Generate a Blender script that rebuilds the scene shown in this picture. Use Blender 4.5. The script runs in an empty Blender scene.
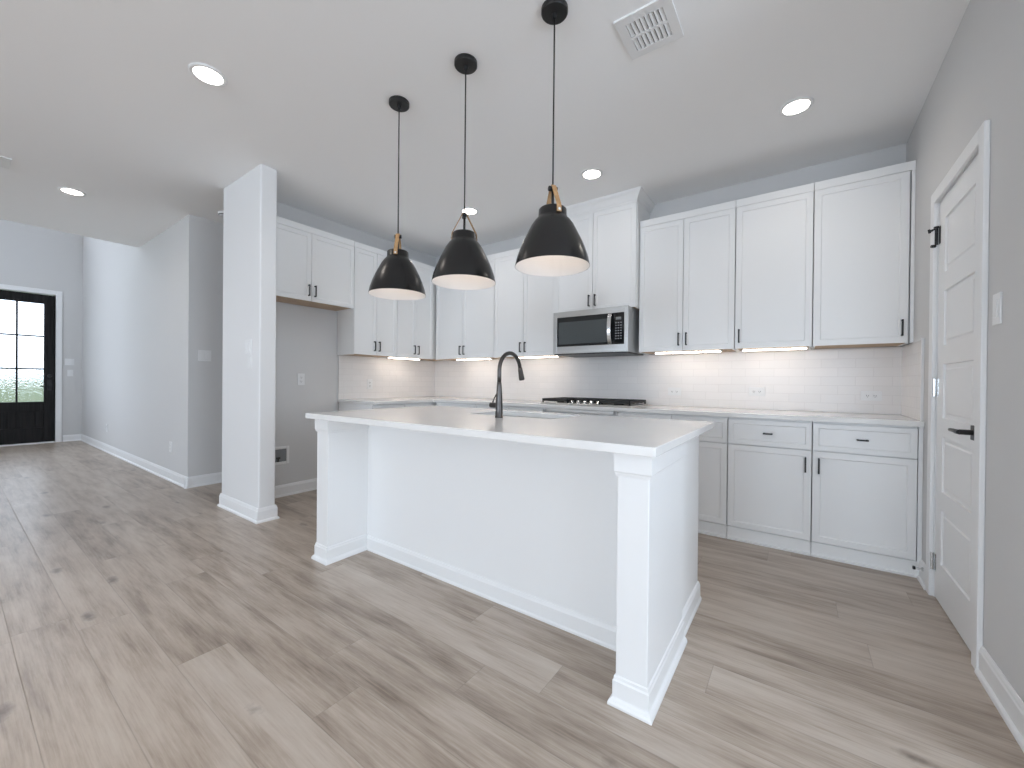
import bpy, bmesh, math, random
from mathutils import Vector, Matrix
random.seed(7)
S = bpy.context.scene
COL = S.collection
R = math.radians

# ------------------------------------------------------------------ camera, sky, lights, exposure
def rotation(yaw, pitch, roll):
    F = Vector((-math.sin(yaw)*math.cos(pitch), math.cos(yaw)*math.cos(pitch), math.sin(pitch)))
    R0 = Vector((math.cos(yaw), math.sin(yaw), 0)); U0 = R0.cross(F)
    rt = R0*math.cos(roll) + U0*math.sin(roll); up = rt.cross(F)
    return Matrix((rt, up, -F)).transposed()
cam_data = bpy.data.cameras.new('camera')
cam = bpy.data.objects.new('camera', cam_data); COL.objects.link(cam)
cam_data.sensor_fit = 'HORIZONTAL'; cam_data.sensor_width = 36
cam_data.lens = 404.1/1024*36
cam_data.clip_start = .02
M4 = rotation(R(35.315), R(-.248), R(.538)).to_4x4(); M4.translation = (0, 0, 1.115)
cam.matrix_world = M4
S.camera = cam

S.view_settings.view_transform = 'Standard'
S.view_settings.look = 'None'
S.view_settings.gamma = 1
S.view_settings.use_curve_mapping = False
S.view_settings.exposure = 0.10
try:
    S.cycles.max_bounces = 10; S.cycles.diffuse_bounces = 6; S.cycles.glossy_bounces = 4
    S.cycles.sample_clamp_indirect = 6; S.cycles.caustics_reflective = False
    S.cycles.use_denoising = True
except Exception:
    pass

world = bpy.data.worlds.new('overcast_sky'); S.world = world
world.use_nodes = True
wn = world.node_tree.nodes; wl = world.node_tree.links
bg = wn['Background']
bg.inputs['Color'].default_value = (.76, .86, 1.0, 1)
bg.inputs['Strength'].default_value = 3.0

def area(name, loc, rot, sx, sy, power, color):
    d = bpy.data.lights.new(name, 'AREA'); d.shape = 'RECTANGLE'; d.size = sx; d.size_y = sy
    d.energy = power; d.color = color
    o = bpy.data.objects.new(name, d); COL.objects.link(o); o.location = loc; o.rotation_euler = rot
    return o
COOL = (.71, .845, 1.0)
# daylight just outside the three tall windows of the living room behind the camera
WINX = (-3.4, -.8, 1.6)
WINY = (-1.75, .45)
for wx, pw in zip(WINX, (95, 170, 135)):
    area('window_daylight', (wx, -7.8, 1.45), (R(90), 0, 0), 1.7, 2.2, pw, COOL)
# daylight outside the two windows of the breakfast corner, right of and behind the camera
for wy in WINY:
    area('side_window_daylight', (3.5, wy, 1.45), (0, R(90), 0), 2.2, 1.7, (20 if wy < 0 else 85), COOL)
# daylight outside the high foyer window over the front door
area('foyer_daylight', (-10.85, .70, 4.7), (0, R(-90), 0), 1.0, 1.0, 40, (.80, .87, 1.0))
area('foyer_side_fill', (-8.7, -1.1, 2.6), (R(90), 0, 0), 1.8, 4.0, 15, (.80, .87, 1.0))  # fill through an unseen side window, added to brighten the foyer
DOWN_POWER = 6.5
LED_STRENGTH = 13.0
BULB_STRENGTH = 7.0

# ------------------------------------------------------------------ materials
def mat(name, color, rough=.5, metal=0, spec=.5, build=None):
    m = bpy.data.materials.new(name); m.use_nodes = True
    nt = m.node_tree; b = nt.nodes['Principled BSDF']
    b.inputs['Base Color'].default_value = (*color, 1)
    b.inputs['Roughness'].default_value = rough
    b.inputs['Metallic'].default_value = metal
    b.inputs['Specular IOR Level'].default_value = spec
    if build: build(nt, b)
    return m
class N:
    def __init__(s, nt): s.nt = nt
    def new(s, t, **k):
        n = s.nt.nodes.new(t)
        for a, v in k.items(): setattr(n, a, v)
        return n
    def link(s, a, b): s.nt.links.new(a, b)
    def val(s, sock, v):
        if isinstance(v, (int, float)): sock.default_value = v
        else: s.link(v, sock)
    def math(s, op, a, b=0, c=None):
        n = s.new('ShaderNodeMath', operation=op); s.val(n.inputs[0], a); s.val(n.inputs[1], b)
        if c is not None: s.val(n.inputs[2], c)
        return n.outputs[0]
    def xyz(s, x, y, z):
        n = s.new('ShaderNodeCombineXYZ'); s.val(n.inputs[0], x); s.val(n.inputs[1], y); s.val(n.inputs[2], z)
        return n.outputs[0]
    def pos(s):
        g = s.new('ShaderNodeTexCoord'); sp = s.new('ShaderNodeSeparateXYZ'); s.link(g.outputs['Object'], sp.inputs[0])
        return g.outputs['Object'], sp.outputs[0], sp.outputs[1], sp.outputs[2]
    def noise(s, vec, scale, detail=3, rough=.5):
        n = s.new('ShaderNodeTexNoise'); s.link(vec, n.inputs['Vector']); n.inputs['Scale'].default_value = scale
        n.inputs['Detail'].default_value = detail; n.inputs['Roughness'].default_value = rough
        return n.outputs['Fac']
    def ramp(s, fac, stops):
        n = s.new('ShaderNodeValToRGB'); s.link(fac, n.inputs[0])
        e = n.color_ramp.elements
        while len(e) < len(stops): e.new(.5)
        for q, (p, c) in zip(e, stops):
            q.position = p; q.color = (*c, 1) if len(c) == 3 else c
        return n.outputs[0]
    def mix(s, fac, a, b, mode='MIX'):
        n = s.new('ShaderNodeMix', data_type='RGBA', blend_type=mode)
        s.val(n.inputs[0], fac)
        for sock, v in ((n.inputs[6], a), (n.inputs[7], b)):
            if isinstance(v, tuple): sock.default_value = (*v, 1)
            else: s.link(v, sock)
        return n.outputs[2]
    def bump(s, h, strength, dist=.01):
        n = s.new('ShaderNodeBump'); s.link(h, n.inputs['Height']); n.inputs['Strength'].default_value = strength
        n.inputs['Distance'].default_value = dist
        return n.outputs[0]

def paint(scale, strength):
    def f(nt, b):
        n = N(nt); v, *_ = n.pos()
        n.link(n.bump(n.noise(v, scale, 4), strength, .002), b.inputs['Normal'])
    return f

def planks(nt, b):
    n = N(nt); v, x, y, z = n.pos()
    W, L = .178, 1.5
    ry = n.math('DIVIDE', n.math('SUBTRACT', y, .172), W)
    row = n.math('FLOOR', ry); fy = n.math('FRACT', ry)
    wn1 = n.new('ShaderNodeTexWhiteNoise', noise_dimensions='1D'); n.link(row, wn1.inputs['W'])
    xo = n.math('DIVIDE', n.math('ADD', x, n.math('MULTIPLY', wn1.outputs[0], 7.3)), L)
    idx = n.math('FLOOR', xo); fx = n.math('FRACT', xo)
    wn2 = n.new('ShaderNodeTexWhiteNoise', noise_dimensions='3D'); n.link(n.xyz(row, idx, 3.3), wn2.inputs['Vector'])
    rnd = wn2.outputs[0]
    # grain coordinates: long along x, shifted per plank
    gv = n.xyz(n.math('ADD', x, n.math('MULTIPLY', rnd, 31)), n.math('ADD', n.math('MULTIPLY', y, 7), n.math('MULTIPLY', rnd, 17)), 0)
    g1 = n.noise(gv, 2.2, 6, .62)
    gv2 = n.xyz(n.math('MULTIPLY', x, 2.5), n.math('MULTIPLY', y, 70), n.math('MULTIPLY', rnd, 9))
    g2 = n.noise(gv2, 2.0, 4, .6)
    blot = n.noise(n.xyz(n.math('ADD', x, n.math('MULTIPLY', rnd, 11)), n.math('MULTIPLY', y, 2.5), rnd), 1.6, 2)
    tone = n.math('ADD', n.math('MULTIPLY', g1, .78), n.math('ADD', n.math('MULTIPLY', g2, .34), n.math('MULTIPLY', blot, .25)))
    tone = n.math('ADD', n.math('SUBTRACT', tone, .18), n.math('MULTIPLY', n.math('SUBTRACT', rnd, .5), .14))
    col = n.ramp(tone, [(.27, (.215, .165, .128)), (.45, (.390, .318, .256)), (.58, (.485, .410, .342)), (.76, (.56, .492, .425))])
    # knots
    vor = n.new('ShaderNodeTexVoronoi'); vor.inputs['Scale'].default_value = 2.1
    n.link(n.xyz(n.math('MULTIPLY', x, .8), n.math('MULTIPLY', y, 1.7), n.math('MULTIPLY', rnd, 4)), vor.inputs['Vector'])
    kd = n.math('ADD', vor.outputs['Distance'], n.math('MULTIPLY', n.math('SUBTRACT', n.noise(v, 26, 3), .5), .14))
    knot = n.ramp(kd, [(.02, (1, 1, 1)), (.11, (0, 0, 0))])
    col = n.mix(n.math('MULTIPLY', knot, .7), col, (.095, .072, .060))
    # seams
    ey = n.math('MULTIPLY', n.math('MINIMUM', fy, n.math('SUBTRACT', 1, fy)), W)
    ex = n.math('MULTIPLY', n.math('MINIMUM', fx, n.math('SUBTRACT', 1, fx)), L)
    e = n.math('MINIMUM', ey, ex)
    seam = n.math('SUBTRACT', 1, n.math('MINIMUM', n.math('DIVIDE', e, .0022), 1))
    col = n.mix(n.math('MULTIPLY', seam, .34), col, (.10, .080, .068))
    n.link(col, b.inputs['Base Color'])
    rr = n.math('ADD', .25, n.math('MULTIPLY', g2, .16)); n.link(rr, b.inputs['Roughness'])
    h = n.math('SUBTRACT', n.math('MULTIPLY', g2, .25), seam)
    n.link(n.bump(h, .22, .003), b.inputs['Normal'])

def tiles(nt, b):
    n = N(nt); v, x, y, z = n.pos()
    br = n.new('ShaderNodeTexBrick'); n.link(n.xyz(n.math('ADD', x, y), n.math('SUBTRACT', z, .914), 0), br.inputs['Vector'])
    br.offset = .5; br.inputs['Scale'].default_value = 1
    br.inputs['Brick Width'].default_value = .20; br.inputs['Row Height'].default_value = .0665
    br.inputs['Mortar Size'].default_value = .0016; br.inputs['Mortar Smooth'].default_value = .3
    br.inputs['Color1'].default_value = (.83, .805, .79, 1); br.inputs['Color2'].default_value = (.80, .78, .765, 1)
    br.inputs['Mortar'].default_value = (.74, .715, .70, 1)
    n.link(br.outputs['Color'], b.inputs['Base Color'])
    h = n.math('SUBTRACT', n.math('MULTIPLY', n.noise(v, 22, 2), .8), n.math('MULTIPLY', br.outputs['Fac'], 1.0))
    n.link(n.bump(h, .30, .004), b.inputs['Normal'])
    b.inputs['Specular IOR Level'].default_value = .35

def quartz(nt, b):
    n = N(nt); v, x, y, z = n.pos()
    w = n.noise(v, 2.0, 5)
    d = n.math('ABSOLUTE', n.math('SUBTRACT', n.noise(n.xyz(n.math('ADD', x, w), n.math('ADD', y, w), z), 1.1, 4), .5))
    c = n.ramp(d, [(.0, (.815, .808, .795)), (.012, (.83, .822, .806)), (.06, (.84, .832, .815))])
    n.link(c, b.inputs['Base Color'])

def dark_wood(nt, b):
    n = N(nt); v, x, y, z = n.pos()
    g = n.noise(n.xyz(n.math('MULTIPLY', x, 40), n.math('MULTIPLY', y, 40), n.math('MULTIPLY', z, 2)), 1.5, 4)
    n.link(n.ramp(g, [(.35, (.003, .0028, .003)), (.65, (.016, .014, .014))]), b.inputs['Base Color'])
    n.link(n.bump(g, .3, .004), b.inputs['Normal'])

def ply(nt, b):
    n = N(nt); v, x, y, z = n.pos()
    g = n.noise(n.xyz(n.math('MULTIPLY', x, 3), n.math('MULTIPLY', y, 30), z), 3, 3)
    n.link(n.ramp(g, [(.3, (.42, .30, .20)), (.7, (.58, .44, .32))]), b.inputs['Base Color'])

def brushed(nt, b):
    n = N(nt); v, x, y, z = n.pos()
    g = n.noise(n.xyz(n.math('MULTIPLY', x, 3), n.math('MULTIPLY', y, 3), n.math('MULTIPLY', z, 220)), 2, 2)
    n.link(n.math('ADD', .22, n.math('MULTIPLY', g, .16)), b.inputs['Roughness'])

def leather(nt, b):
    n = N(nt); v, *_ = n.pos()
    g = n.noise(v, 60, 4)
    n.link(n.ramp(g, [(.3, (.36, .20, .085)), (.7, (.50, .30, .14))]), b.inputs['Base Color'])

def wavy_glass(nt, b):
    n = N(nt); v, *_ = n.pos()
    b.inputs['Transmission Weight'].default_value = 1; b.inputs['IOR'].default_value = 1.35
    n.link(n.bump(n.noise(v, 42, 2), .7, .012), b.inputs['Normal'])

def leafy(c0, c1, sc):
    def f(nt, b):
        n = N(nt); v, *_ = n.pos()
        n.link(n.ramp(n.noise(v, sc, 4), [(.35, c0), (.65, c1)]), b.inputs['Base Color'])
    return f

def emit(name, color, strength):
    m = bpy.data.materials.new(name); m.use_nodes = True
    b = m.node_tree.nodes['Principled BSDF']
    b.inputs['Base Color'].default_value = (.8, .8, .8, 1)
    b.inputs['Emission Color'].default_value = (*color, 1); b.inputs['Emission Strength'].default_value = strength
    return m

def clear_glass(name):
    m = bpy.data.materials.new(name); m.use_nodes = True
    nt = m.node_tree; nt.nodes.clear(); n = N(nt)
    out = n.new('ShaderNodeOutputMaterial'); mx = n.new('ShaderNodeMixShader')
    t = n.new('ShaderNodeBsdfTransparent'); g = n.new('ShaderNodeBsdfGlossy'); g.inputs['Roughness'].default_value = .02
    mx.inputs[0].default_value = .06
    n.link(t.outputs[0], mx.inputs[1]); n.link(g.outputs[0], mx.inputs[2]); n.link(mx.outputs[0], out.inputs[0])
    return m

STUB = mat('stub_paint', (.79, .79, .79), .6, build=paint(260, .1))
WALL = mat('wall_paint', (.65, .645, .64), .75, build=paint(260, .12))
CEIL = mat('ceiling_paint', (.92, .92, .92), .9, build=paint(180, .15))
TRIM = mat('trim_paint', (.85, .85, .85), .4, build=paint(60, .02))
CAB = mat('cabinet_paint', (.85, .85, .845), .38, build=paint(40, .015))
FLOOR = mat('oak_planks', (.3, .25, .2), .4, build=planks)
TILE = mat('glazed_tile', (.8, .77, .74), .24, build=tiles)
QUARTZ = mat('white_quartz', (.8, .8, .78), .12, build=quartz)
BLACK = mat('matte_black_metal', (.006, .006, .0065), .40, build=paint(90, .02))
SHADE = mat('satin_black_shade', (.007, .0065, .0065), .26, build=paint(80, .02))
LINING = mat('white_lining', (.85, .83, .82), .5, build=paint(80, .02))
LEATHER = mat('tan_leather', (.45, .26, .12), .55, build=leather)
STEEL = mat('stainless_steel', (.58, .58, .57), .28, 1, build=brushed)
CHROME = mat('polished_steel', (.75, .75, .75), .15, 1, build=paint(50, .01))
GLASSBLACK = mat('black_glass', (.012, .013, .014), .06, build=paint(20, .005))
WINDOWGREY = mat('smoked_window', (.075, .085, .088), .10, build=paint(20, .005))
BUTTON = mat('grey_print', (.30, .30, .31), .5, build=paint(50, .01))
DISPLAY = mat('display_grey', (.22, .23, .23), .2, build=paint(50, .01))
GUN = mat('gunmetal', (.085, .078, .074), .30, .85, build=paint(60, .01))
IRON = mat('cast_iron', (.014, .013, .012), .55, build=paint(160, .2))
PLYWOOD = mat('unfinished_wood', (.5, .38, .27), .7, build=ply)
PLASTIC = mat('white_plastic', (.80, .80, .80), .35, build=paint(60, .01))
SLOT = mat('dark_slot', (.05, .05, .05), .6, build=paint(60, .01))
DARKWOOD = mat('dark_stained_wood', (.02, .018, .018), .45, spec=.2, build=dark_wood)
WAVY = mat('textured_glass', (1, 1, 1), .02, build=wavy_glass)
PANE = clear_glass('window_glass')
LAWN = mat('lawn', (.1, .2, .05), .9, build=leafy((.10, .16, .05), (.22, .28, .10), 9))
PAVE = mat('concrete', (.5, .49, .47), .9, build=paint(30, .2))
HEDGE = mat('hedge_leaves', (.05, .1, .03), .8, build=leafy((.06, .09, .05), (.34, .38, .26), 9))
LED = emit('led_warm_white', (1.0, .88, .76), LED_STRENGTH)
DOWN = emit('downlight_lens', (1.0, .93, .85), 14)
BULB = emit('bulb_glow', (1.0, .90, .80), BULB_STRENGTH)

# ------------------------------------------------------------------ helpers
def box(bm, x0, x1, y0, y1, z0, z1):
    r = bmesh.ops.create_cube(bm, size=1)
    for v in r['verts']:
        v.co = Vector((x0 + (v.co.x+.5)*(x1-x0), y0 + (v.co.y+.5)*(y1-y0), z0 + (v.co.z+.5)*(z1-z0)))
    return r['verts']
def boxes(*bb):
    bm = bmesh.new()
    for b in bb: box(bm, *b)
    return bm
def obj(name, bm, m, parent=None, bev=0, smooth=False, loc=None, rz=0, seg=2):
    bmesh.ops.recalc_face_normals(bm, faces=bm.faces[:])
    me = bpy.data.meshes.new(name); bm.to_mesh(me); bm.free()
    for mm in (m if isinstance(m, (list, tuple)) else [m]): me.materials.append(mm)
    if smooth:
        for p in me.polygons: p.use_smooth = True
    o = bpy.data.objects.new(name, me); COL.objects.link(o)
    if parent: o.parent = parent
    if loc is not None: o.location = loc
    o.rotation_euler.z = rz
    if bev:
        md = o.modifiers.new('bevel', 'BEVEL'); md.width = bev; md.segments = seg; md.limit_method = 'ANGLE'; md.angle_limit = R(40)
        md.harden_normals = False
    return o
def tag(o, label, cat, group=None):
    o['label'] = label; o['category'] = cat
    if group: o['group'] = group
    return o
def thing(name, label, cat, loc=(0, 0, 0), rz=0, group=None):
    o = bpy.data.objects.new(name, None); COL.objects.link(o); o.empty_display_size = .1
    o.location = loc; o.rotation_euler.z = rz
    return tag(o, label, cat, group)
def struct(name, bm, m, bev=0, parent=None, **k):
    o = obj(name, bm, m, parent, bev, **k)
    if not parent: o['kind'] = 'structure'
    return o
def lathe(bm, prof, n=48, c=(0, 0), close=False):
    rings = []
    for r, z in prof:
        if r < 1e-6: rings.append([bm.verts.new((c[0], c[1], z))])
        else: rings.append([bm.verts.new((c[0]+r*math.cos(2*math.pi*i/n), c[1]+r*math.sin(2*math.pi*i/n), z)) for i in range(n)])
    for a, b in zip(rings, rings[1:] + ([rings[0]] if close else [])):
        for i in range(n):
            j = (i+1) % n
            if len(a) == 1 and len(b) == 1: continue
            if len(a) == 1: bm.faces.new((a[0], b[i], b[j]))
            elif len(b) == 1: bm.faces.new((a[i], b[0], a[j]))
            else: bm.faces.new((a[i], a[j], b[j], b[i]))
    return bm
def tube(bm, pts, rad, n=12, caps=True):
    pts = [Vector(p) for p in pts]
    if not isinstance(rad, (list, tuple)): rad = [rad]*len(pts)
    t0 = (pts[1]-pts[0]).normalized()
    up = Vector((0, 0, 1)) if abs(t0.z) < .9 else Vector((1, 0, 0))
    u = t0.cross(up).normalized(); rings = []
    for i, p in enumerate(pts):
        t = ((pts[min(i+1, len(pts)-1)]-p).normalized() + (p-pts[max(i-1, 0)]).normalized()).normalized()
        u = (u - t*u.dot(t)).normalized(); w = t.cross(u)
        rings.append([bm.verts.new(p + (u*math.cos(2*math.pi*k/n) + w*math.sin(2*math.pi*k/n))*rad[i]) for k in range(n)])
    for a, b in zip(rings, rings[1:]):
        for k in range(n):
            j = (k+1) % n; bm.faces.new((a[k], a[j], b[j], b[k]))
    if caps: bm.faces.new(rings[0][::-1]); bm.faces.new(rings[-1])
    return bm
def loft(bm, x0, x1, y0, y1, prof, s=(1, 1, 1, 1)):
    """stack of rectangles pushed out by (offset, z); s = which sides move (left, right, front, back)"""
    rings = []
    for o, z in prof:
        rings.append([bm.verts.new(p) for p in ((x0-o*s[0], y0-o*s[2], z), (x1+o*s[1], y0-o*s[2], z), (x1+o*s[1], y1+o*s[3], z), (x0-o*s[0], y1+o*s[3], z))])
    for a, b in zip(rings, rings[1:]):
        for k in range(4):
            j = (k+1) % 4; bm.faces.new((a[k], a[j], b[j], b[k]))
    bm.faces.new(rings[0][::-1]); bm.faces.new(rings[-1])
    return bm
BASEPROF = [(0, 0), (.023, 0), (.023, .006), (.021, .013), (.016, .018), (.012, .020), (.012, .088), (.009, .094), (.008, .102), (.004, .112), (0, .112)]
def profile_run(bm, p0, p1, out, prof):
    """extrude (offset, z) profile from p0 to p1 (xy); out = xy unit vector away from the wall"""
    rr = []
    for p in (p0, p1):
        rr.append([bm.verts.new((p[0]+out[0]*o, p[1]+out[1]*o, z)) for o, z in prof])
    k = len(prof)
    for i in range(k):
        j = (i+1) % k; bm.faces.new((rr[0][i], rr[0][j], rr[1][j], rr[1][i]))
    bm.faces.new(rr[0][::-1]); bm.faces.new(rr[1])
    return bm
def shaker(bm, x0, x1, z0, z1, y, th=.019, st=.056, rec=.006):
    vs = box(bm, x0, x1, y, y+th, z0, z1)
    f = [f for f in set(f for v in vs for f in v.link_faces) if all(abs(v.co.y-y) < 1e-6 for v in f.verts)]
    bmesh.ops.recalc_face_normals(bm, faces=bm.faces[:])
    bmesh.ops.inset_region(bm, faces=f, thickness=st, depth=0)
    bmesh.ops.inset_region(bm, faces=f, thickness=.005, depth=-rec)
    return bm
def pull(parent, x, z, y, vertical=True, L=.105):
    """slim black bar pull with two posts; front of the door at y"""
    h = L/2
    if vertical:
        bm = boxes((x-.005, x+.005, y-.030, y-.021, z-h, z+h), (x-.0045, x+.0045, y-.024, y+.001, z-h, z-h+.011), (x-.0045, x+.0045, y-.024, y+.001, z+h-.011, z+h))
    else:
        bm = boxes((x-h, x+h, y-.030, y-.021, z-.005, z+.005), (x-h, x-h+.011, y-.024, y+.001, z-.0045, z+.0045), (x+h-.011, x+h, y-.024, y+.001, z-.0045, z+.0045))
    o = obj('handle', bm, BLACK, parent, .0015)
    o['label'] = 'black bar pull'
    return o

# ------------------------------------------------------------------ room shell
XR, XL, YB, ZC = .595, -4.03, 3.87, 2.80       # right wall, fridge wall, back wall, ceiling
XF, YH = -10.5, 1.46                           # front door wall, hall side wall
XE, XH, YS, YR = -6.94, -5.10, -.75, -7.5      # ceiling edge at the foyer, hall corner, foyer side, rear wall
ZT = 5.4
XQ, YQ = 3.2, 1.7                              # breakfast corner right of the camera
struct('floor', boxes((XF-.2, XQ+.15, YR-.2, 5.2, -.1, 0)), FLOOR)
struct('ceiling', boxes((XE, XQ+.15, YR-.2, 5.2, ZC, ZC+.25)), CEIL)
struct('ceiling_foyer', boxes((XF-.2, XE+.2, YS-.2, YH+.2, ZT, ZT+.1)), CEIL)
struct('wall_back', boxes((XL-.09, XR+.15, YB, YB+.12, 0, ZC)), WALL)
DY0, DY1, DZ = 2.395, 3.045, 2.085                # pantry door opening
struct('wall_right', boxes((XR, XR+.12, YQ, DY0-.02, 0, ZC), (XR, XR+.12, DY1+.02, YB, 0, ZC), (XR, XR+.12, DY0-.02, DY1+.02, DZ+.02, ZC)), WALL)
struct('wall_fridge_side', boxes((XL-.12, XL, 1.555, YB, 0, ZC), (XL-.12, XL, YB, 5.0, 0, ZC)), WALL)
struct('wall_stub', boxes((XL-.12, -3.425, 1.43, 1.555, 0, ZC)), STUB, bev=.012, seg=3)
struct('wall_hall_front', boxes((XE, XH, YH, YH+.12, 0, ZC), (XF, XE, YH, YH+.12, 0, ZT)), WALL)
struct('wall_hall_side', boxes((XH-.12, XH, YH+.12, 5.0, 0, ZC)), WALL)
struct('wall_hall_end', boxes((XH-.12, XL, 5.0, 5.1, 0, ZC)), WALL)
FY0, FY1, FZ = .285, 1.140, 2.545              # front door opening
struct('wall_front', boxes((XF-.15, XF, YS, FY0, 0, ZT), (XF-.15, XF, FY1, YH+.12, 0, ZT), (XF-.15, XF, FY0, FY1, FZ, 4.2),
                           (XF-.15, XF, FY0, FY1, 5.2, ZT)), WALL)
struct('wall_foyer_side', boxes((XF, -9.6, YS-.12, YS, 0, ZT), (-7.8, XE, YS-.12, YS, 0, ZT), (-9.6, -7.8, YS-.12, YS, 0, .6), (-9.6, -7.8, YS-.12, YS, 4.6, ZT)), WALL)
struct('wall_foyer_upper', boxes((XE, XE+.12, YS-.12, YH+.12, ZC+.25, ZT)), WALL)
struct('wall_left', boxes((XE-.12, XE, YR, YS-.12, 0, ZC)), WALL)
wb = []
edges = [XE]
for wx in WINX: edges += [wx-.8, wx+.8]
edges += [XQ+.12]
for a, b in zip(edges[0::2], edges[1::2]): wb.append((a, b, YR-.15, YR, 0, ZC))
for wx in WINX: wb += [(wx-.8, wx+.8, YR-.15, YR, 0, .45), (wx-.8, wx+.8, YR-.15, YR, 2.5, ZC)]
struct('wall_rear', boxes(*wb), WALL)
wb = []
edges = [YR]
for wy in WINY: edges += [wy-.8, wy+.8]
edges += [YQ+.12]
for a, b in zip(edges[0::2], edges[1::2]): wb.append((XQ, XQ+.15, a, b, 0, ZC))
for wy in WINY: wb += [(XQ, XQ+.15, wy-.8, wy+.8, 0, .45), (XQ, XQ+.15, wy-.8, wy+.8, 2.5, ZC)]
struct('wall_breakfast', boxes(*wb), WALL)
struct('wall_pantry', boxes((XR+.12, XQ, YQ, YQ+.12, 0, ZC)), WALL)
def window(n, loc, rz, hw, h, mid):
    t = bpy.data.objects.new('window_%d' % n, None); COL.objects.link(t); t.location = loc; t.rotation_euler.z = rz; t['kind'] = 'structure'
    obj('window_frame', boxes((-hw, -hw+.06, -.03, .03, 0, h), (hw-.06, hw, -.03, .03, 0, h), (-hw+.06, hw-.06, -.03, .03, 0, .06), (-hw+.06, hw-.06, -.03, .03, h-.06, h), (-hw+.06, hw-.06, -.025, .025, mid, mid+.05)), TRIM, t)
    obj('pane', boxes((-hw+.06, hw-.06, -.004, .004, .06, mid)), PANE, t)
    obj('pane', boxes((-hw+.06, hw-.06, -.004, .004, mid+.05, h-.06)), PANE, t)
for k, wx in enumerate(WINX): window(k+1, (wx, YR-.08, .45), 0, .8, 2.05, 1.0)
for k, wy in enumerate(WINY): window(k+4, (XQ+.08, wy, .45), R(90), .8, 2.05, 1.0)
window(6, (XF-.08, (FY0+FY1)/2, 4.2), R(90), (FY1-FY0)/2, 1.0, .5)
window(7, (-8.7, YS-.06, .6), 0, .9, 4.0, 2.0)  # unseen foyer side window, added to let the fill light in

# baseboards
def baseboard(name, *runs):
    bm = bmesh.new()
    for p0, p1, out in runs: profile_run(bm, p0, p1, out, BASEPROF)
    return struct(name, bm, TRIM)
baseboard('baseboard_right', ((XR, DY0-.062), (XR, YQ), (-1, 0)), ((XR, 3.285), (XR, DY1+.062), (-1, 0)))
baseboard('baseboard_fridge_side', ((XL, 1.555), (XL, 2.45), (1, 0)))
bm = loft(bmesh.new(), XL-.12, -3.425, 1.43, 1.555, [(o, z) for o, z in BASEPROF[1:-1]], (1, 1, 1, 1))
struct('baseboard_stub', bm, TRIM)
baseboard('baseboard_hall', ((XF, YH), (XH+.03, YH), (0, -1)), ((XH, YH-.03), (XH, 5.0), (1, 0)))
baseboard('baseboard_front', ((XF, FY1+.09), (XF, YH), (1, 0)), ((XF, YS), (XF, FY0-.09), (1, 0)))
baseboard('baseboard_hall_back', ((XL-.12, 1.59), (XL-.12, 5.0), (-1, 0)))
baseboard('baseboard_rear', ((XE, YR), (XQ, YR), (0, 1)))

# pantry door casing and door
def casing(name, x, y0, y1, zt, out, w=.085, th=.018):
    sx = sorted((x, x+out*th))
    return struct(name, boxes((*sx, y0-w, y0, 0, zt+w), (*sx, y1, y1+w, 0, zt+w), (*sx, y0, y1, zt, zt+w)), TRIM, .004)
casing('trim_1', XR, DY0, DY1, DZ, -1, .062)
struct('trim_2', boxes((XR+.0, XR+.12, DY0-.02, DY0, 0, DZ+.02), (XR, XR+.12, DY1, DY1+.02, 0, DZ+.02), (XR, XR+.12, DY0, DY1, DZ, DZ+.02)), TRIM)
def panel_slab(x0, x1, z0, z1, th, st, zcuts, rec=.009):
    """slab with its front at y=0; zcuts = [(zlow, zhigh)] of the recessed panels"""
    bm = bmesh.new()
    zs = [z0]
    for a, b in zcuts: zs += [a, b]
    zs.append(z1)
    xs = [x0, x0+st, x1-st, x1]
    g = [[bm.verts.new((x, 0, z)) for x in xs] for z in zs]
    pan = []
    for i in range(len(zs)-1):
        for j in range(3):
            f = bm.faces.new((g[i][j], g[i][j+1], g[i+1][j+1], g[i+1][j]))
            if j == 1 and i % 2 == 1: pan.append(f)
    bmesh.ops.recalc_face_normals(bm, faces=bm.faces[:])
    if bm.faces[0:1] and pan[0].normal.y > 0: bmesh.ops.reverse_faces(bm, faces=bm.faces[:])
    for f in pan:
        bmesh.ops.inset_region(bm, faces=[f], thickness=.004, depth=-rec)
        bmesh.ops.inset_region(bm, faces=[f], thickness=.028, depth=.001)
        bmesh.ops.inset_region(bm, faces=[f], thickness=.010, depth=rec*.55)
    box(bm, x0, x1, .0105, th, z0, z1)
    for q in ((x0, x0, z0, z1), (x1, x1, z0, z1)):
        pass
    b0 = [bm.verts.new((x, y, z)) for x, y, z in ((x0, 0, z0), (x1, 0, z0), (x1, 0, z1), (x0, 0, z1), (x0, .011, z0), (x1, .011, z0), (x1, .011, z1), (x0, .011, z1))]
    for a, b, c, d in ((0, 1, 5, 4), (1, 2, 6, 5), (2, 3, 7, 6), (3, 0, 4, 7)): bm.faces.new((b0[a], b0[b], b0[c], b0[d]))
    me = bpy.data.meshes.new('door_slab'); bm.to_mesh(me); bm.free()
    return me
DW = DY1-DY0-.006
d1 = bpy.data.objects.new('door_1', None); COL.objects.link(d1)
d1.location = (XR+.004, DY1-.003, .008); d1.rotation_euler.z = R(-90); d1['kind'] = 'structure'
DHt = DZ-.012
ph = (DHt-.20-.11-4*.095)/5
cuts = []; zz = .20
for k in range(5): cuts.append((zz, zz+ph)); zz += ph+.095
me = panel_slab(0, DW, 0, DHt, .036, .105, cuts)
me.materials.append(TRIM)
o = bpy.data.objects.new('slab', me); COL.objects.link(o); o.parent = d1
hd = obj('door_handle', boxes((DW-.090, DW-.030, -.010, 0, .885, .945)), BLACK, d1, .002)
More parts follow.
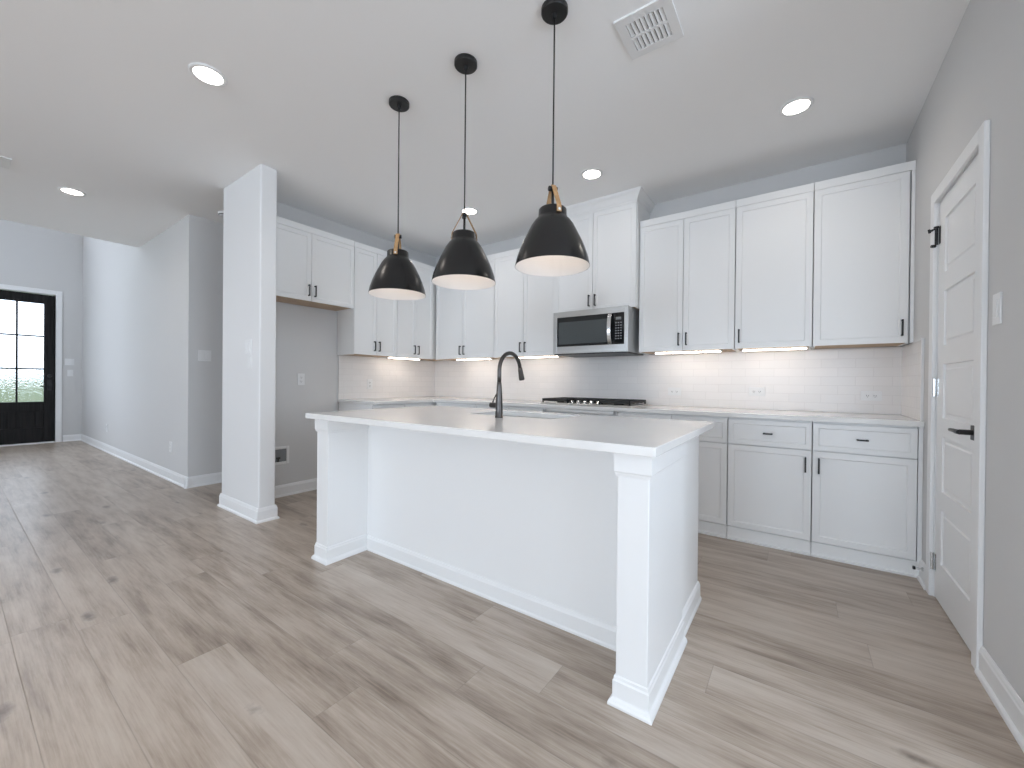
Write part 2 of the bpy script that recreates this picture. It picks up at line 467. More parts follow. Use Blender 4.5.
bm = tube(bmesh.new(), [(DW-.060, -.004, .917), (DW-.060, -.05, .917)], .011)
tube(bm, [(DW-.052, -.05, .917), (DW-.075, -.052, .917), (DW-.12, -.052, .918), (DW-.178, -.050, .916)], [.010, .010, .008, .007])
obj('lever', bm, BLACK, hd, smooth=False)
for k, hz in enumerate((.18, 1.10, 1.90)):
    bm = tube(bmesh.new(), [(-.004, -.010, hz-.045), (-.004, -.010, hz+.045)], .007)
    box(bm, -.003, .030, -.0015, .002, hz-.045, hz+.045)
    h = obj('hinge', bm, BLACK if k == 2 else CHROME, d1)
    if k == 2:
        bm = tube(bmesh.new(), [(-.004, -.010, hz+.043), (-.004, -.010, hz+.052)], .011)
        tube(bm, [(-.004, -.012, hz+.04), (-.012, -.030, hz+.036)], .006); tube(bm, [(-.012, -.030, hz+.036), (-.014, -.040, hz+.034)], .011)
        tube(bm, [(-.004, -.012, hz-.05), (.0, -.030, hz-.05)], .008)
        obj('hinge_stop', bm, BLACK, h)

# front door
casing('trim_3', XF, FY0, FY1, FZ, 1, .075)
struct('trim_4', boxes((XF-.15, XF, FY0-.012, FY0, 0, FZ), (XF-.15, XF, FY1, FY1+.012, 0, FZ), (XF-.15, XF, FY0, FY1, FZ-.002, FZ+.012), (XF-.15, XF+.02, FY0, FY1, 0, .018)), TRIM)
d2 = bpy.data.objects.new('door_2', None); COL.objects.link(d2); d2.location = (XF-.055, FY0+.004, .02); d2['kind'] = 'structure'
w = FY1-FY0-.008; H2 = FZ-.03
gz0, gz1 = .69, 2.36; gy0, gy1 = .135, w-.125
obj('frame', boxes((-.022, .022, 0, gy0, 0, H2), (-.022, .022, gy1, w, 0, H2), (-.022, .022, gy0, gy1, gz1, H2), (-.022, .022, gy0, gy1, .53, gz0), (-.022, .022, gy0, gy1, 0, .25)), DARKWOOD, d2, .004)
pw = (gy1-gy0)/6
obj('plank_panel', boxes(*[(-.012, .010, gy0+k*pw+.003, gy0+(k+1)*pw-.003, .25, .53) for k in range(6)], (-.012, .004, gy0, gy1, .25, .53)), DARKWOOD, d2, .003)
ym = (gy0+gy1)/2; h3 = (gz1-gz0)/3
mun = [(-.018, .018, ym-.011, ym+.011, gz0, gz1)] + [(-.017, .017, gy0, gy1, gz0+k*h3-.011, gz0+k*h3+.011) for k in (1, 2)]
obj('muntin', boxes(*mun), DARKWOOD, d2, .002)
for r_ in range(3):
    for c_ in range(2):
        a = gy0 if c_ == 0 else ym+.011; b = ym-.011 if c_ == 0 else gy1
        obj('pane', boxes((-.003, .003, a, b, gz0+r_*h3+(.011 if r_ else 0), gz0+(r_+1)*h3-(.011 if r_ < 2 else 0))), WAVY, d2)
bm = boxes((.022, .030, w-.085, w-.035, .88, 1.06)); tube(bm, [(.03, w-.06, .95), (.07, w-.06, .95)], .010)
tube(bm, [(.066, w-.06, .95), (.068, w-.17, .95)], .008)
hd = obj('door_handle', bm, BLACK, d2, .002)
obj('deadbolt', lathe(bmesh.new(), [(0, 0), (.028, 0), (.026, .012), (0, .014)], 24), BLACK, d2, loc=(.022, w-.06, 1.13))
bpy.data.objects['deadbolt'].rotation_euler = (0, R(90), 0)

# outside the front door
tag(obj('lawn', boxes((-40, XF-.3, -18, 18, -.25, -.15)), LAWN), 'green lawn outside the glazed front door', 'lawn')['kind'] = 'structure'
tag(obj('porch_slab', boxes((XF-2.2, XF-.15, -1.2, 2.2, -.15, -.03)), PAVE), 'concrete porch slab just outside the front door', 'porch')['kind'] = 'structure'
bm = bmesh.new()
bmesh.ops.create_icosphere(bm, subdivisions=5, radius=1)
for v in bm.verts:
    n_ = v.co.normalized(); k = 1+.10*math.sin(9*n_.x+3)*math.sin(8*n_.y)*math.sin(11*n_.z+1)+random.uniform(-.05, .05)
    v.co = Vector((n_.x*1.0*k, n_.y*7.0*k, max(-.25, n_.z*1.3*k)))
tag(obj('hedge', bm, HEDGE, loc=(-18.5, .5, -.15)), 'green hedge across the lawn, blurred by the front door glass', 'hedge')

# ------------------------------------------------------------------ cabinets
def front(parent, kind, x0, x1, z0, z1, y, st=.056):
    return obj(kind, shaker(bmesh.new(), x0, x1, z0, z1, y, st=st), CAB, parent, .0015)
G = .0022
def wall_cabinet(label, loc, rz, w, h, d, fronts, bodyw=None, top=.058, filler=0, crown=None, pulls='in', under=True):
    """loc = lower front left corner of the door plane; doors face local -y"""
    t = thing('wall_cabinet', label, 'cabinet', loc, rz, 'white wall cabinets')
    bw = bodyw or w
    obj('carcass', boxes((.001, bw-.001, .021, d, .006, h-.002)), CAB, t)
    obj('top_rail', boxes((0, bw if not filler else w+filler, 0, .0205, h-top, h), (0, bw, .0205, d, h-.012, h)), CAB, t, .002)
    n = len(fronts)
    for k, (a, b, side) in enumerate(fronts):
        dr = front(t, 'door', a+G, b-G, 0, h-top-.0018, 0)
        px = b-.030 if side == 'r' else a+.030
        pull(dr, px, .095, 0)
    if filler: obj('filler_strip', boxes((w+.002, w+filler, .004, .022, 0, h)), CAB, t, .001)
    obj('underside', boxes((.016, bw-.016, .024, d-.003, 0, .006)), PLYWOOD, t)['label'] = 'unfinished wood underside'
    for a in (.001, bw-.016): obj('side_lip', boxes((a, a+.015, .021, d-.002, -.004, .006)), CAB, t)
    if crown:
        obj('crown', loft(bmesh.new(), 0, w, 0, d, [(0, h-.085), (.005, h-.080), (.008, h-.068), (.022, h-.040), (.038, h-.022), (.042, h-.016), (.045, h-.001)], (1, 1, 1, 0)), CAB, t)
    return t
ZU, HU, DU = 1.392, 2.545-1.392, .305
YU, XU = 3.56, -3.72
# left wall run (rz 90: local x -> world +y, doors face +x)
q = R(90)
wall_cabinet('short white two-door wall cabinet over the empty fridge alcove, next to the stub wall', (XU, 1.557, 1.855), q, .883, 2.545-1.855, DU, [(.015, .44, 'r'), (.44, .883, 'l')])
wall_cabinet('white two-door wall cabinet right of the cabinet over the fridge alcove', (XU, 2.442, ZU), q, .543, HU, DU, [(0, .272, 'r'), (.272, .543, 'l')])
wall_cabinet('white two-door wall cabinet on the side wall that meets the room corner', (XU, 2.987, ZU), q, .565, HU, DU, [(0, .277, 'r'), (.277, .55, 'l')], bodyw=.878)
# back wall run
def back_cab(label, x0, x1, fronts, **k):
    return wall_cabinet(label, (x0, YU, ZU), 0, x1-x0, HU, DU, [(a-x0, b-x0, s) for a, b, s in fronts], **k)
back_cab('white two-door wall cabinet on the back wall that starts at the room corner', -3.713, -2.775, [(-3.69, -3.245, 'r'), (-3.245, -2.775, 'l')])
back_cab('white two-door wall cabinet just left of the microwave', -2.773, -1.975, [(-2.773, -2.383, 'r'), (-2.383, -1.985, 'l')])
wall_cabinet('taller white two-door cabinet with crown moulding directly above the microwave', (-1.97, 3.49, 1.785), 0, .812, ZC-1.785, .375, [(.004, .402, 'r'), (.402, .808, 'l')], top=.105, crown=True)
back_cab('white two-door wall cabinet just right of the microwave', -1.155, -.409, [(-1.155, -.789, 'r'), (-.789, -.409, 'l')])
back_cab('white single-door wall cabinet with its black pull at the lower left', -.407, .077, [(-.407, .077, 'l')])
back_cab('white single-door wall cabinet against the right wall, pull at lower right', .079, .574, [(.079, .568, 'r')], filler=.020)

YBF, XBF, ZB = 3.28, -3.43, .88                # base door planes and cabinet height
def base_cabinet(label, loc, rz, w, fronts, d=.585, filler=0, bodyw=None):
    t = thing('base_cabinet', label, 'cabinet', loc, rz, 'white base cabinets')
    bw = bodyw or w
    obj('carcass', boxes((.001, bw-.001, .021, d, .0, ZB-.002)), CAB, t)
    obj('toe_board', boxes((0, w+filler, .008, .0205, 0, .092), (0, w+filler, -.006, .008, 0, .016)), CAB, t, .002)
    for kind, a, b, z0, z1, pp in fronts:
        f = front(t, kind, a+G, b-G, z0, z1, 0, .056 if kind == 'door' else .042)
        if pp == 'l': pull(f, a+.034, z1-.092, 0, True, .10)
        elif pp == 'r': pull(f, b-.034, z1-.092, 0, True, .10)
        elif pp: pull(f, (a+b)/2, (z0+z1)/2, 0, False, .056)
    if filler: obj('filler_strip', boxes((w+.002, w+filler, .003, .022, .092, ZB)), CAB, t, .001)
    return t
def bb(label, x0, x1, side, **k):
    w = x1-x0
    return base_cabinet(label, (x0, YBF, 0), 0, w, [('drawer', 0, w, .692, .866, 'h'), ('door', 0, w, .098, .686, side)], **k)
bb('white base cabinet touching the right wall, one drawer over one door', .079, .572, 'l', filler=.022)
bb('white base cabinet second from the right wall, drawer over a door with right-hand pull', -.411, .077, 'r')
bb('narrow white base cabinet half hidden by the right end of the island', -.80, -.413, 'l')
bb('white base cabinet behind the island, right of the cooktop', -1.235, -.802, 'l')
base_cabinet('white base cabinet under the gas cooktop, thin dark gap along its top', (-1.955, YBF, 0), 0, .718,
             [('false_front', 0, .718, .848, .879, None), ('drawer', 0, .718, .46, .838, 'h'), ('drawer', 0, .718, .098, .454, 'h')])
base_cabinet('white base cabinet on the back wall left of the cooktop', (-2.80, YBF, 0), 0, .843,
             [('drawer', 0, .42, .692, .866, 'h'), ('drawer', .42, .843, .692, .866, 'h'), ('door', 0, .42, .098, .686, 'r'), ('door', .42, .843, .098, .686, 'l')])
base_cabinet('white corner base cabinet where the two counter runs meet', (-3.405, YBF, 0), 0, .603, [('door', .02, .603, .098, .866, 'r')])
base_cabinet('white base cabinet under the counter next to the fridge alcove', (XBF, 2.462, 0), q, .80,
             [('drawer', 0, .40, .692, .866, 'h'), ('drawer', .40, .79, .692, .866, 'h'), ('door', 0, .40, .098, .686, 'r'), ('door', .40, .79, .098, .686, 'l')], d=.585, bodyw=1.40)

# perimeter worktop (L shape)
def lshape(z0, z1):
    pts = [(XL+.002, 2.455), (-3.405, 2.455), (-3.405, 3.255), (XR-.002, 3.255), (XR-.002, YB-.002), (XL+.002, YB-.002)]
    bm = bmesh.new()
    a = [bm.verts.new((x, y, z0)) for x, y in pts]; b = [bm.verts.new((x, y, z1)) for x, y in pts]
    bm.faces.new(a[::-1]); bm.faces.new(b)
    for i in range(6):
        j = (i+1) % 6; bm.faces.new((a[i], a[j], b[j], b[i]))
    return bm
ZW = .912
tag(obj('worktop', lshape(ZB, ZW), QUARTZ, bev=.003), 'white L-shaped quartz worktop along the back and side walls', 'countertop')
# tiled backsplash
tag(obj('backsplash', boxes((XL+.002, XR-.002, YB-.010, YB-.001, ZW+.001, 1.386), (XL+.001, XL+.010, 2.46, YB-.010, ZW+.001, 1.386), (XR-.010, XR-.001, 3.300, YB-.010, ZW+.001, 1.386)), TILE),
    'glossy pale tile backsplash between the worktop and the wall cabinets', 'backsplash')
tag(obj('tile_edge_trim', boxes((XR-.013, XR-.001, 3.290, 3.2995, ZW+.001, 1.395)), PLASTIC), 'thin vertical edge strip ending the tile on the right wall', 'trim')

# ------------------------------------------------------------------ island
def slab_faces(bm, xs, ys, z0, z1):
    g = {}
    for z in (z0, z1):
        for i, x in enumerate(xs):
            for j, y in enumerate(ys): g[i, j, z] = bm.verts.new((x, y, z))
    for i in range(3):
        for j in range(3):
            if (i, j) == (1, 1): continue
            for z in (z0, z1): bm.faces.new([g[i, j, z], g[i+1, j, z], g[i+1, j+1, z], g[i, j+1, z]])
    def side(a, b): bm.faces.new([g[(*a, z0)], g[(*b, z0)], g[(*b, z1)], g[(*a, z1)]])
    for i in range(3): side((i, 0), (i+1, 0)); side((i, 3), (i+1, 3)); side((0, i), (0, i+1)); side((3, i), (3, i+1))
    for a, b in (((1, 1), (2, 1)), ((2, 1), (2, 2)), ((2, 2), (1, 2)), ((1, 2), (1, 1))): side(a, b)
isl = thing('kitchen_island', 'white panelled kitchen island with thick end legs on the wood floor', 'island', (0, 0, 0))
IX0, IX1 = -2.455, -.400
hb_ = bmesh.new(); slab_faces(hb_, [-2.40, -2.38, -.436, -.416], [1.640, 1.660, 2.250, 2.270], 0, ZB-.001)
obj('body', hb_, CAB, isl, .002)
caps = [(0, .795), (.006, .797), (.007, .806), (.010, .811), (.010, ZB-.001)]
bprof = [(.021, 0), (.021, .008), (.017, .018), (.010, .024), (.008, .028), (.008, .082), (.005, .088), (.004, .097), (.0, .101)]
for x0, x1, y1, sd in ((IX0, IX0+.125, 1.645, (1, 1, 1, 0)), (IX1-.110, IX1, 1.860, (1, 1, 1, 1))):
    lg = obj('leg', boxes((x0, x1, 1.360, y1, 0, ZB-.001)), CAB, isl, .003)
    yb = 1.64 if sd[3] == 0 else y1
    obj('capital', loft(bmesh.new(), x0, x1, 1.360, yb, caps, sd), CAB, lg)
    obj('plinth', loft(bmesh.new(), x0, x1, 1.360, yb, bprof, (1, 1, 1, 0)), CAB, lg)
bm = profile_run(bmesh.new(), (-2.32, 1.640), (-.51, 1.640), (0, -1), [(0, 0), (.018, 0), (.018, .010), (.014, .018), (.013, .075), (.006, .090), (0, .094)])
profile_run(bm, (-.416, 1.86), (-.416, 2.272), (1, 0), [(0, 0), (.020, 0), (.020, .010), (.014, .020), (.013, .075), (.006, .090), (0, .094)])
obj('base_moulding', bm, CAB, isl)
bm = boxes((-2.33, -.51, 1.622, 1.641, .835, ZB-.001), (-2.33, -.51, 1.612, 1.641, .860, ZB-.001))
obj('apron', bm, CAB, isl, .003)
# doors on the kitchen side (face +y)
back_ = []
xs = [-.42, -.90, -1.75, -2.39]
for a, b in zip(xs, xs[1:]):
    bm = shaker(bmesh.new(), 0, a-b-.004, .11, .872, 0)
    for v in bm.verts: v.co = Vector((a-.002-v.co.x, 2.290-v.co.y, v.co.z))
    f = obj('door', bm, CAB, isl, .0015)
    obj('handle', boxes(((a+b)/2-.05, (a+b)/2+.05, 2.312, 2.320, .815, .825), ((a+b)/2-.05, (a+b)/2-.04, 2.289, 2.314, .816, .824), ((a+b)/2+.04, (a+b)/2+.05, 2.289, 2.314, .816, .824)), BLACK, f)
# island countertop with sink cut-out
CX0, CX1, CY0, CY1 = -2.495, -.366, 1.305, 2.400
SX0, SX1, SY0, SY1 = -1.735, -1.105, 1.965, 2.300
bm = bmesh.new()
xs = [CX0, SX0, SX1, CX1]; ys = [CY0, SY0, SY1, CY1]
slab_faces(bm, xs, ys, ZB, ZW)
tag(obj('countertop', bm, QUARTZ, bev=.003), 'white quartz island countertop with a sink cut-out and seating overhang', 'countertop')
bm = bmesh.new()
slab_faces(bm, [SX0-.015, SX0-.004, SX1+.004, SX1+.015], [SY0-.015, SY0-.004, SY1+.004, SY1+.015], .68, ZB)
box(bm, SX0-.004, SX1+.004, SY0-.004, SY1+.004, .68, .688)
sink = obj('sink', bm, STEEL); tag(sink, 'undermount stainless sink set in the island countertop behind the faucet', 'sink')
obj('drain', lathe(bmesh.new(), [(0, .689), (.02, .689), (.043, .692), (.045, .688)], 24, ((SX0+SX1)/2, (SY0+SY1)/2)), CHROME, sink, smooth=True)

# faucet
FX, FYy = -1.400, 1.850
fc = thing('faucet', 'dark gunmetal pull-down gooseneck faucet standing on the island countertop', 'faucet', (FX, FYy, ZW))
obj('body', lathe(bmesh.new(), [(0, 0), (.0235, 0), (.0235, .004), (.0215, .008), (.0205, .06), (.0175, .13), (.0135, .19), (.012, .205), (0, .206)], 32), GUN, fc, smooth=True)
pts = [(0, 0, .20), (0, 0, .24)]; rr = .106; cz = .270
pts.append((0, 0, cz))
for k in range(1, 15):
    a = math.pi - math.pi*.94*k/14
    pts.append((0, rr+rr*math.cos(a), cz+rr*math.sin(a)))
obj('spout', tube(bmesh.new(), pts, .0118, 16), GUN, fc, smooth=True)
e = Vector(pts[-1]); d_ = (Vector(pts[-1])-Vector(pts[-2])).normalized()
obj('spray_head', tube(bmesh.new(), [e-d_*.004, e+d_*.012, e+d_*.045, e+d_*.070, e+d_*.075], [.0125, .0145, .0165, .0180, .0165], 20), GUN, fc, smooth=True)
bm = tube(bmesh.new(), [(-.014, 0, .070), (-.062, 0, .070)], .0155, 20)
hb = obj('valve', bm, GUN, fc, .002)
obj('lever', tube(bmesh.new(), [(-.050, 0, .075), (-.044, .012, .11), (-.030, .030, .150)], [.0045, .004, .004], 10), GUN, hb, smooth=True)

# ------------------------------------------------------------------ cooktop
ct = thing('gas_cooktop', 'stainless gas cooktop with black cast iron grates on the back worktop', 'cooktop', (-1.585, 3.575, ZW))
obj('tray', loft(bmesh.new(), -.445, .445, -.245, .235, [(0, 0), (.002, .004), (-.004, .012), (-.02, .013)]), STEEL, ct)
for gx in (-.29, 0, .29):
    bs = []
    x0, x1, y0, y1 = gx-.140, gx+.140, -.225, .215
    if gx == 0: y0 = -.12
    for x in (x0, gx-.005, x1-.011): bs.append((x, x+.011, y0, y1, .030, .052))
    for y in (y0, (y0+y1)/2-.11, (y0+y1)/2, (y0+y1)/2+.11, y1-.011): bs.append((x0, x1, y, y+.011, .026, .052))
    for x in (x0, x1-.013):
        for y in (y0, y1-.013): bs.append((x, x+.013, y, y+.013, .012, .040))
    obj('grate', boxes(*bs), IRON, ct, .002)
for bx, by, br in ((-.29, -.11, .035), (-.29, .11, .045), (0, .05, .06), (.29, -.11, .045), (.29, .11, .035)):
    b = obj('burner', lathe(bmesh.new(), [(0, .012), (br, .012), (br*.95, .022), (br*.6, .024), (br*.75, .024), (br*.72, .032), (0, .033)], 28, (bx, by)), IRON, ct, smooth=True)
for k in range(5):
    obj('knob', lathe(bmesh.new(), [(0, .012), (.021, .012), (.021, .016), (.017, .018), (.0155, .040), (0, .042)], 24, (-.13+.065*k, -.185)), CHROME, ct, smooth=True)

# ------------------------------------------------------------------ microwave
mw = thing('microwave', 'stainless over-the-range microwave with black glass door above the cooktop', 'microwave', (-1.928, 3.400, 1.381))
MWW, MWH = .732, .404
obj('housing', boxes((.004, MWW-.004, .030, .455, .010, MWH)), mat('appliance_side', (.50, .52, .53), .35, .25, build=paint(50, .01)), mw, .002)
# front: stainless frame around a black glass area, built with bevels
bx0, bx1, bz0, bz1 = .040, MWW-.034, .075, .350
fr = obj('door_frame', boxes((0, bx0, 0, .030, .008, MWH), (bx1, MWW, 0, .030, .008, MWH), (bx0, bx1, 0, .030, .008, bz0), (bx0, bx1, 0, .030, bz1, MWH)), STEEL, mw, .002)
px = .592
dg = obj('door_glass', boxes((bx0, px, .003, .029, bz0, bz1)), GLASSBLACK, mw)
obj('window', boxes((bx0+.018, px-.050, .0015, .004, bz0+.022, bz1-.045)), WINDOWGREY, dg)
cp = obj('control_panel', boxes((px+.001, bx1, .003, .029, bz0, bz1)), GLASSBLACK, mw)
obj('display', boxes((px+.030, px+.078, .0018, .004, bz1-.062, bz1-.038)), DISPLAY, cp)
for r_ in range(7):
    for c_ in range(3):
        cx = px+.032+c_*.0225; cz_ = bz1-.088-r_*.023
        obj('button', boxes((cx-.006, cx+.006, .0018, .004, cz_-.0045, cz_+.0045)), BUTTON, cp)
hx = px-.016
pts = []
for k in range(13):
    s_ = k/12; pts.append((hx, -.012-.034*math.sin(math.pi*s_)**.6, bz0+.006+(bz1-bz0-.012)*s_))
bm = bmesh.new()
for s0 in (-.011, -.0055, 0, .0055, .011): tube(bm, [(p[0]+s0, p[1], p[2]) for p in pts], .007, 10)
tube(bm, [pts[0], (hx, .005, bz0+.006)], .010, 10); tube(bm, [pts[-1], (hx, .005, bz1-.006)], .010, 10)
obj('handle', bm, CHROME, mw, smooth=True)
obj('underside', boxes((.006, MWW-.006, .012, .450, 0, .009)), BLACK, mw, .002)
obj('vent_grille', boxes(*[(.06+k*.045, .09+k*.045, .004, .012, .001, .007) for k in range(14)]), SLOT, mw)

# ------------------------------------------------------------------ under-cabinet lights
def light_bar(label, loc, rz, L):
    t = thing('under_cabinet_light', label, 'light', loc, rz, 'under cabinet light bars')
    obj('housing', boxes((0, L, -.016, .016, -.006, 0), (0, .010, -.016, .016, -.014, 0), (L-.010, L, -.016, .016, -.014, 0)), PLASTIC, t)
    obj('diffuser', boxes((.010, L-.010, -.014, .014, -.0145, -.006)), LED, t)
ZL = ZU
light_bar('lit light bar under the wall cabinet just right of the microwave', (-1.040, 3.655, ZL), 0, .535)
light_bar('lit light bar under the single-door wall cabinet with lower left pull', (-.368, 3.655, ZL), 0, .425)
light_bar('lit light bar under the wall cabinet just left of the microwave', (-2.55, 3.655, ZL), 0, .55)
light_bar('lit light bar under the back wall cabinet nearest the corner', (-3.42, 3.655, ZL), 0, .54)
light_bar('lit light bar under the side wall cabinets near the corner', (-3.82, 2.93, ZL), q, .48)

# ------------------------------------------------------------------ pendants
def pendant(label, x, y, ang):
    t = thing('pendant_lamp', label, 'pendant lamp', (x, y, ZC), 0, 'pendant lamps over the island')
    zr = 1.638-ZC
    obj('canopy', lathe(bmesh.new(), [(0, 0), (.060, 0), (.060, -.018), (.057, -.022), (.012, -.023), (.008, -.045), (0, -.045)], 40), BLACK, t, smooth=False, bev=0)
    obj('cord', tube(bmesh.new(), [(0, 0, -.04), (0, 0, zr+.24)], .0036, 10), BLACK, t, smooth=True)
    prof = [(.168, 0), (.1675, .004), (.160, .038), (.146, .079), (.130, .116), (.113, .150), (.0955, .184), (.081, .205), (.069, .217), (.064, .226), (.0625, .256), (.058, .261), (0, .262)]
    sh = obj('shade', lathe(bmesh.new(), [(r, z+zr) for r, z in prof] , 64), SHADE, t, smooth=True)
    md = sh.modifiers.new('edge', 'EDGE_SPLIT'); md.split_angle = R(50)
    inn = [(.1672, 0), (.164, .004), (.156, .038), (.142, .079), (.126, .116), (.109, .150), (.0915, .184), (.075, .203), (.05, .210), (0, .211)]
    ln = obj('lining', lathe(bmesh.new(), [(r, z+zr) for r, z in inn], 64), LINING, t, smooth=True); ln['label'] = 'white inside of the shade'
    bu = obj('bulb', lathe(bmesh.new(), [(0, zr+.110), (.020, zr+.115), (.030, zr+.135), (.026, zr+.160), (.014, zr+.185), (.014, zr+.215)], 24), BULB, t, smooth=True)
    zk = zr+.352
    ca, sa = math.cos(ang), math.sin(ang)
    # cross pin at the top (axis ca, sa) and two leather straps spread square to it
    obj('cross_pin', tube(bmesh.new(), [(-.020*ca, -.020*sa, zk), (.020*ca, .020*sa, zk)], .0115, 20), BLACK, t, bev=.001)
    obj('stem', tube(bmesh.new(), [(0, 0, zk-.005), (0, 0, zr+.258)], .006, 12), BLACK, t, smooth=True)
    for s_ in (-1, 1):
        bm = bmesh.new(); rows = []
        path = [(.004, zk+.0125), (.012, zk+.006), (.022, zk-.015), (.061, zr+.262), (.0645, zr+.252), (.0655, zr+.226)]
        for o_, z_ in path:
            for th in (0, .003):
                rows.append([bm.verts.new((s_*(o_+th)*-sa + w_*ca, s_*(o_+th)*ca + w_*sa, z_+(th if o_ < .01 else 0))) for w_ in (-.011, .011)])
        for k in range(len(path)-1):
            a0, b0, a1, b1 = rows[2*k], rows[2*k+1], rows[2*k+2], rows[2*k+3]
            for f in ((a0[0], a0[1], a1[1], a1[0]), (b0[1], b0[0], b1[0], b1[1]), (a0[0], a1[0], b1[0], b0[0]), (a1[1], a0[1], b0[1], b1[1])): bm.faces.new(f)
        bm.faces.new((rows[0][0], rows[1][0], rows[1][1], rows[0][1])); bm.faces.new((rows[-2][0], rows[-2][1], rows[-1][1], rows[-1][0]))
        st = obj('strap', bm, LEATHER, t); st['label'] = 'tan leather strap'
        o1 = s_*.068; c = Vector((-sa*o1, ca*o1, zr+.236)); nrm = Vector((-sa*s_, ca*s_, 0))
        obj('rivet', tube(bmesh.new(), [c-nrm*.003, c+nrm*.003], .006, 14), CHROME, st)
    return t
PY = 1.595
va = lambda x: math.atan2(PY, x)
pendant('black cone pendant lamp farthest left, its leather strap seen face on', -1.985, PY, va(-1.985)+R(90)-R(12))
pendant('middle black cone pendant lamp, its leather straps seen spread edge on', -1.448, PY, va(-1.448)+R(5))
pendant('black cone pendant lamp nearest the vent, largest and farthest right', -.914, PY, va(-.914)+R(90)+R(25))

# ------------------------------------------------------------------ ceiling fittings
def downlight(label, x, y, power=1, spread=150, group='recessed ceiling lights'):
    t = thing('recessed_light', label, 'ceiling light', (x, y, ZC), 0, group)
    obj('trim_ring', lathe(bmesh.new(), [(.064, 0), (.088, 0), (.088, -.004), (.083, -.008), (.068, -.006)], 40, close=True), PLASTIC, t)
    obj('lens', lathe(bmesh.new(), [(0, -.0015), (.068, -.0015), (.068, -.005), (0, -.007)], 40), DOWN, t)
    d = bpy.data.lights.new('downlight_beam', 'SPOT'); d.energy = DOWN_POWER*power; d.spot_size = R(spread); d.spot_blend = .9; d.shadow_soft_size = .05
    d.color = (1.0, .92, .84)
    o = bpy.data.objects.new('downlight_beam', d); COL.objects.link(o); o.location = (x, y, ZC-.03)
downlight('round lit recessed light in the ceiling over the open floor left of the pendants', -2.682, 0.850)
downlight('round lit recessed light in the ceiling nearest the foyer', -5.364, 0.678)
downlight('round lit recessed light above the right-hand base cabinets', -0.027, 2.987)
downlight('round lit recessed light in front of the crown moulding over the microwave', -1.375, 3.026, .35)
downlight('round lit recessed light just behind the cord of the middle pendant', -2.663, 3.006)

for x in (-2.8, -1.0, 1.0):  # unseen lights added behind the camera, their floor bounce lifts the ceiling
    for y in (-1.6, -4.2):
        downlight('unseen recessed light added behind the camera to brighten the ceiling', x, y, 11, 105, 'added fill lights behind the camera')

def vent(label, x0, x1, y0, y1, group='ceiling vents'):
    t = thing('ceiling_vent', label, 'vent', ((x0+x1)/2, (y0+y1)/2, ZC), 0, group)
    a, b = (x1-x0)/2, (y1-y0)/2
    m_ = .042
    bm = bmesh.new()
    for sx in (-1, 1):
        u0, u1 = sorted((sx*a, sx*(a-m_)))
        box(bm, u0, u1, -b, b, -.009, 0)
    for v0, v1 in ((-b, -b+m_), (-.007, .007), (b-m_, b)): box(bm, -a+m_, a-m_, v0, v1, -.009, 0)
    obj('frame', bm, PLASTIC, t)
    obj('duct', boxes((-a+.01, a-.01, -b+.01, b-.01, -.0015, 0)), SLOT, t)['label'] = 'dark duct opening'
    n = 8
    for row in ((-b+m_, -.007), (.007, b-m_)):
        for k in range(n):
            cx = -a+m_+(2*a-2*m_)*(k+.5)/n
            bm = bmesh.new(); vs = box(bm, -.0085, .0085, row[0], row[1], -.0007, .0007)
            for v in vs:
                x, z = v.co.x, v.co.z; an = R(24)
                v.co.x = cx + x*math.cos(an)-z*math.sin(an); v.co.z = -.0055 + x*math.sin(an)+z*math.cos(an)
            obj('louver', bm, PLASTIC, t)
vent('square white ceiling vent with two rows of louvers near the nearest pendant', -.720, -.468, 1.808, 2.068)
vent('white ceiling vent at the far left beside the foyer light', -5.20, -4.96, .02, .31)
sm = thing('smoke_detector', 'small white round detector on the hall ceiling beside the stub wall', 'smoke detector', (-4.76, 1.66, ZC))
obj('body', lathe(bmesh.new(), [(0, 0), (.060, 0), (.062, -.012), (.052, -.030), (.02, -.036), (0, -.036)], 32), PLASTIC, sm, smooth=False)
obj('grille', lathe(bmesh.new(), [(.0535, -.028), (.0570, -.024), (.058, -.020), (.0555, -.0215)], 32, close=True), SLOT, sm)

# ------------------------------------------------------------------ switches and outlets
def plate(kind, label, loc, rz, gangs=1, horiz=False, group=None):
    """wall plate facing local -y"""
    cat = 'outlet' if kind == 'outlet' else 'switch'
    t = thing('electrical_outlet' if kind == 'outlet' else 'light_switch', label, cat, loc, rz, group)
    w, h = .070+.046*(gangs-1), .115
    if horiz: w, h = h, w
    obj('plate', boxes((-w/2, w/2, -.006, 0, -h/2, h/2)), PLASTIC, t, .002)
    for g in range(gangs):
        cx = (g-(gangs-1)/2)*.046
        if kind == 'outlet':
            for s_ in (-1, 1):
                ox, oz = (s_*.020, 0) if horiz else (cx, s_*.020)
                f = obj('socket', boxes((ox-.014, ox+.014, -.0085, -.005, oz-.014, oz+.014)), PLASTIC, t, .002)
                obj('slot', boxes((ox-.007, ox-.0045, -.0090, -.008, oz-.004, oz+.006), (ox+.0045, ox+.007, -.0090, -.008, oz-.004, oz+.005), (ox-.002, ox+.002, -.0090, -.008, oz-.011, oz-.007)), SLOT, f)
        else:
            obj('rocker', boxes((cx-.016, cx+.016, -.0095, -.005, -.033, .033)), PLASTIC, t, .002)
    return t
YT = YB-.010
go, gs = 'outlets on the tile backsplash', 'light switches'
plate('outlet', 'horizontal white outlet on the tile nearest the cooktop', (-.918, YT, 1.045), 0, horiz=True, group=go)
plate('outlet', 'horizontal white outlet on the tile below the lit bar of the single-door cabinet', (-.276, YT, 1.058), 0, horiz=True, group=go)
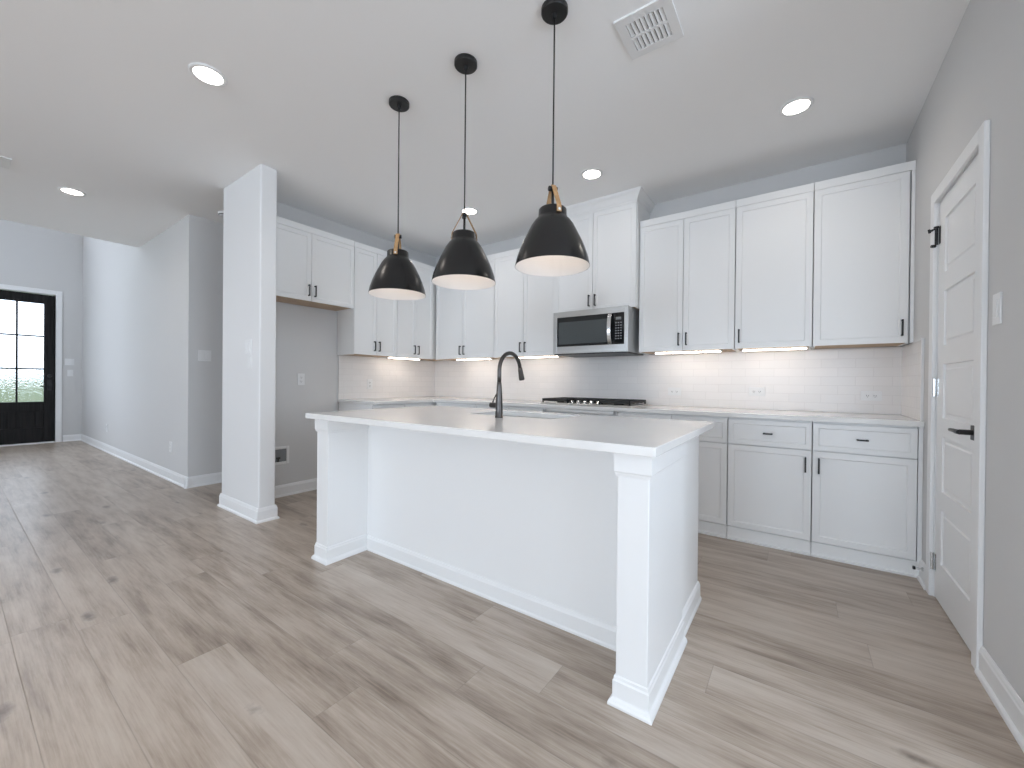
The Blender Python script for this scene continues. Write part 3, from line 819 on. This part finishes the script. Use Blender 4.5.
plate('outlet', 'horizontal white outlet on the back tile nearest the right wall', (.428, YT, 1.042), 0, horiz=True, group=go)
plate('outlet', 'white outlet on the side wall tile next to the fridge alcove', (XL+.010, 2.843, 1.078), R(90), group=go)
plate('outlet', 'white outlet high on the empty fridge alcove wall', (XL, 2.063, 1.125), R(90))
plate('outlet', 'white outlet low on the hall wall nearer the corner', (-5.62, YH, .368), 0)
plate('outlet', 'white outlet low on the hall wall nearer the front door', (-8.60, YH, .360), 0)
plate('switch', 'two white light switches in one plate on the stub wall', (-3.62, 1.43, 1.378), 0, gangs=2, group=gs)
plate('switch', 'small white plate under the double switch on the stub wall', (-3.585, 1.43, 1.262), 0, group=gs)
plate('switch', 'white switch plate on the hall side wall behind the stub wall', (XH, 1.60, 1.365), R(90), gangs=2, group=gs)
plate('switch', 'white light switch on the right wall beside the pantry door', (XR, 2.235, 1.40), R(-90), group=gs)
plate('switch', 'upper white switch plate beside the front door', (XF, 1.305, 1.40), R(90), gangs=2, group=gs)
plate('switch', 'lower white switch plate beside the front door', (XF, 1.315, 1.205), R(90), group=gs)

wbx = thing('water_supply_box', 'white recessed water supply box low on the fridge alcove wall', 'utility box', (XL, 1.865, .395), R(90))
obj('frame', boxes((-.085, -.060, -.010, 0, -.085, .085), (.060, .085, -.010, 0, -.085, .085), (-.060, .060, -.010, 0, .060, .085), (-.060, .060, -.010, 0, -.085, -.060)), PLASTIC, wbx, .003)
obj('recess', boxes((-.060, .060, -.002, 0, -.060, .060)), mat('box_shadow_grey', (.22, .23, .24), .6, build=paint(40, .01)), wbx)
bm = tube(bmesh.new(), [(-.015, -.006, -.058), (-.015, -.006, -.025)], .008, 12); tube(bm, [(-.03, -.009, -.022), (0, -.009, -.022)], .009, 12)
obj('valve', bm, GUN, wbx)

ds = thing('door_stop', 'small spring door stop on the baseboard between pantry door and cabinets', 'door stop', (XR-.012, 3.19, .085))
obj('rod', tube(bmesh.new(), [(0, 0, 0), (-.006, 0, 0), (-.007, 0, 0), (-.032, 0, 0)], [.012, .012, .006, .006], 14), CHROME, ds)
obj('rubber_tip', tube(bmesh.new(), [(-.032, 0, 0), (-.042, 0, 0)], .010, 14), BLACK, ds)
